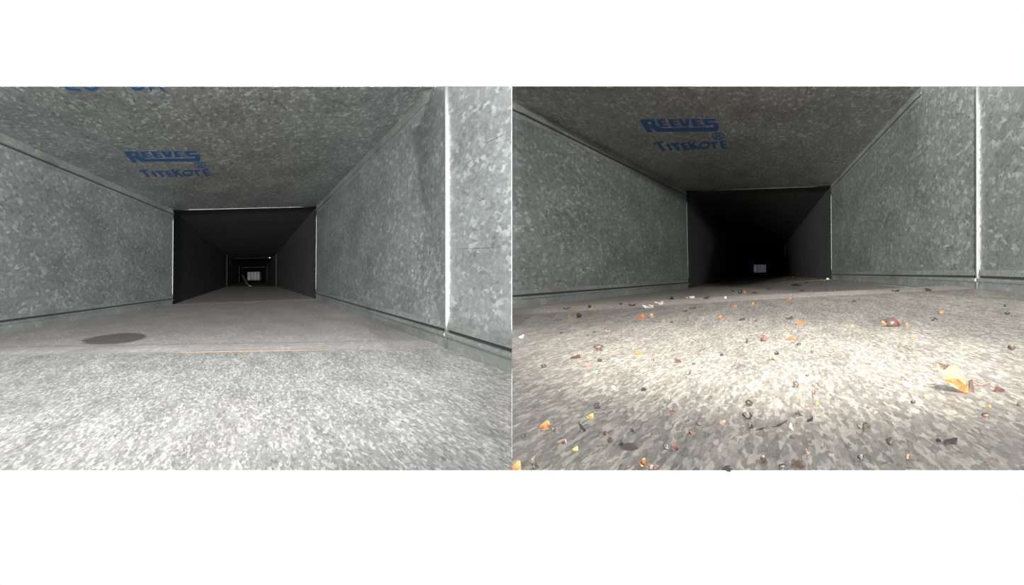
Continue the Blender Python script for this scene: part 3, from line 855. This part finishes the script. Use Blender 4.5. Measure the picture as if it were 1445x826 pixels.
# ---- shiny seed shell with its orange stalk
m, nt, bs = new_mat('glossy_seed_shell')
tc = nd(nt, 'ShaderNodeTexCoord'); sx = nd(nt, 'ShaderNodeSeparateXYZ'); nt.links.new(tc.outputs['Object'], sx.inputs[0])
nz = nd(nt, 'ShaderNodeTexNoise'); nz.inputs['Scale'].default_value = 4; nt.links.new(tc.outputs['Object'], nz.inputs['Vector'])
ad = nd(nt, 'ShaderNodeMath', operation='MULTIPLY_ADD'); ad.inputs[1].default_value = .35
nt.links.new(nz.outputs['Fac'], ad.inputs[0]); nt.links.new(sx.outputs[0], ad.inputs[2])
r = ramp(nt, [(.10, (.045, .032, .027)), (.28, (.09, .025, .016)), (.5, (.05, .015, .01))])
nt.links.new(ad.outputs[0], r.inputs[0]); nt.links.new(r.outputs[0], bs.inputs['Base Color'])
bs.inputs['Roughness'].default_value = .22
M['shell'] = m
hit = floor_at(1260, 461.2); k = hit.y / F
shell = empty('seed_shell', hit); tag(shell, 'shiny dark brown seed shell with a pointed end and orange stalk', 'seed', 'debris on the littered duct floor')
bm = bmesh.new()
bmesh.ops.create_uvsphere(bm, u_segments=24, v_segments=16, radius=.5)
for v in bm.verts:
    c = v.co
    s = c.x + .5
    taper = 1.0 - .75 * max(0, s - .55) ** 1.2 / (.45 ** 1.2)
    c.y *= taper; c.z = c.z * taper - .22 * max(0, s - .55) / .45 + .02 * math.sin(9 * c.x) * (c.z > 0)
    if c.z < -.36: c.z = -.36
body_me = bpy.data.meshes.new('shell_body'); bm.to_mesh(body_me); bm.free()
body = link('shell_body', body_me, M['shell'], shell, True)
body.scale = (20.5 * k, 16 * k, 15.5 * k); body.location = (0, 0, .36 * 15.5 * k)
st = tube('stalk', shell, CM['orange'], [Vector((-17 * k, -2 * k, 7.5 * k)), Vector((-15 * k, -2 * k, 6.2 * k)), Vector((-11 * k, -1 * k, 4.0 * k)), Vector((-8 * k, 0, 2.6 * k))], [1.3 * k, 2.1 * k, 1.8 * k, 1.2 * k], 10)

# ---- curled yellow leaf
m, nt, bs = new_mat('dried_yellow_leaf')
tc = nd(nt, 'ShaderNodeTexCoord'); nz = nd(nt, 'ShaderNodeTexNoise'); nz.inputs['Scale'].default_value = 260; nz.inputs['Detail'].default_value = 4
nt.links.new(tc.outputs['Object'], nz.inputs['Vector'])
r = ramp(nt, [(.30, (.20, .10, .025)), (.50, (.30, .19, .05)), (.70, (.34, .23, .07))])
nt.links.new(nz.outputs['Fac'], r.inputs[0]); nt.links.new(r.outputs[0], bs.inputs['Base Color']); bs.inputs['Roughness'].default_value = .5
M['leaf'] = m
M['leaf_brown'] = plain('dried_leaf_brown', (.13, .05, .015), .45, 0, .4, 500)
M['leaf_dark'] = plain('dried_leaf_stalk', (.035, .018, .013), .6, 0, .4, 500)
zl_ = lambda x, y: (1300 + x / 10.325, 500 + y / 10.325)
base = floor_at(*zl_(560, 560)); dL = base.y
leaf = empty('dried_leaf', base); tag(leaf, 'curled yellow and brown dried leaf on the littered duct floor', 'leaf', 'debris on the littered duct floor')
def leaf_part(name, poly, mat, depth_fn, th=.00018):
    bm = bmesh.new()
    pts = [zl_(*q) for q in poly]
    vs = [bm.verts.new((x, y, 0)) for x, y in pts]
    for tri in tessellate_polygon([[Vector((x, y, 0)) for x, y in pts]]):
        bm.faces.new([vs[i] for i in tri])
    bmesh.ops.subdivide_edges(bm, edges=bm.edges[:], cuts=3, use_grid_fill=True)
    for v in bm.verts:
        x, y = v.co.x, v.co.y
        d = dL + depth_fn((x - 1300) * 10.325, (y - 500) * 10.325)
        v.co = P(x, y, d) - base
    bmesh.ops.recalc_face_normals(bm, faces=bm.faces)
    me = bpy.data.meshes.new(name); bm.to_mesh(me); bm.free()
    o = link(name, me, mat, leaf, True)
    s = o.modifiers.new('thickness', 'SOLIDIFY'); s.thickness = th; s.offset = 0
    return o
fl_d = lambda x, y: max(0.0, (560 - y)) * 1.6e-5
leaf_part('blade', [(225,140),(262,150),(270,205),(325,240),(372,205),(420,172),(490,160),(548,190),(556,262),(600,300),(645,400),(648,470),(600,470),(520,500),(430,440),(300,355),(335,300),(262,245),(232,190)], M['leaf'],
          lambda x, y: fl_d(x, y) + .0010 * math.sin((x - 300) / 110) - .0004)
leaf_part('blade_fold', [(300,358),(360,372),(425,385),(480,352),(540,365),(640,445),(692,490),(690,560),(625,565),(500,500),(400,432)], M['leaf_brown'],
          lambda x, y: fl_d(x, y) - .0026 + .0012 * math.cos((x - 500) / 90))
leaf_part('leaf_tip', [(258,135),(330,160),(410,155),(372,212),(330,225),(280,200)], M['leaf_dark'], lambda x, y: fl_d(x, y) + .0035)
leaf_part('leaf_stalk', [(702,382),(735,370),(752,470),(768,600),(745,632),(665,650),(640,630),(688,575),(695,480)], M['leaf_dark'],
          lambda x, y: fl_d(x, y) - .0008 + .0006 * math.sin(x / 40), .0005)
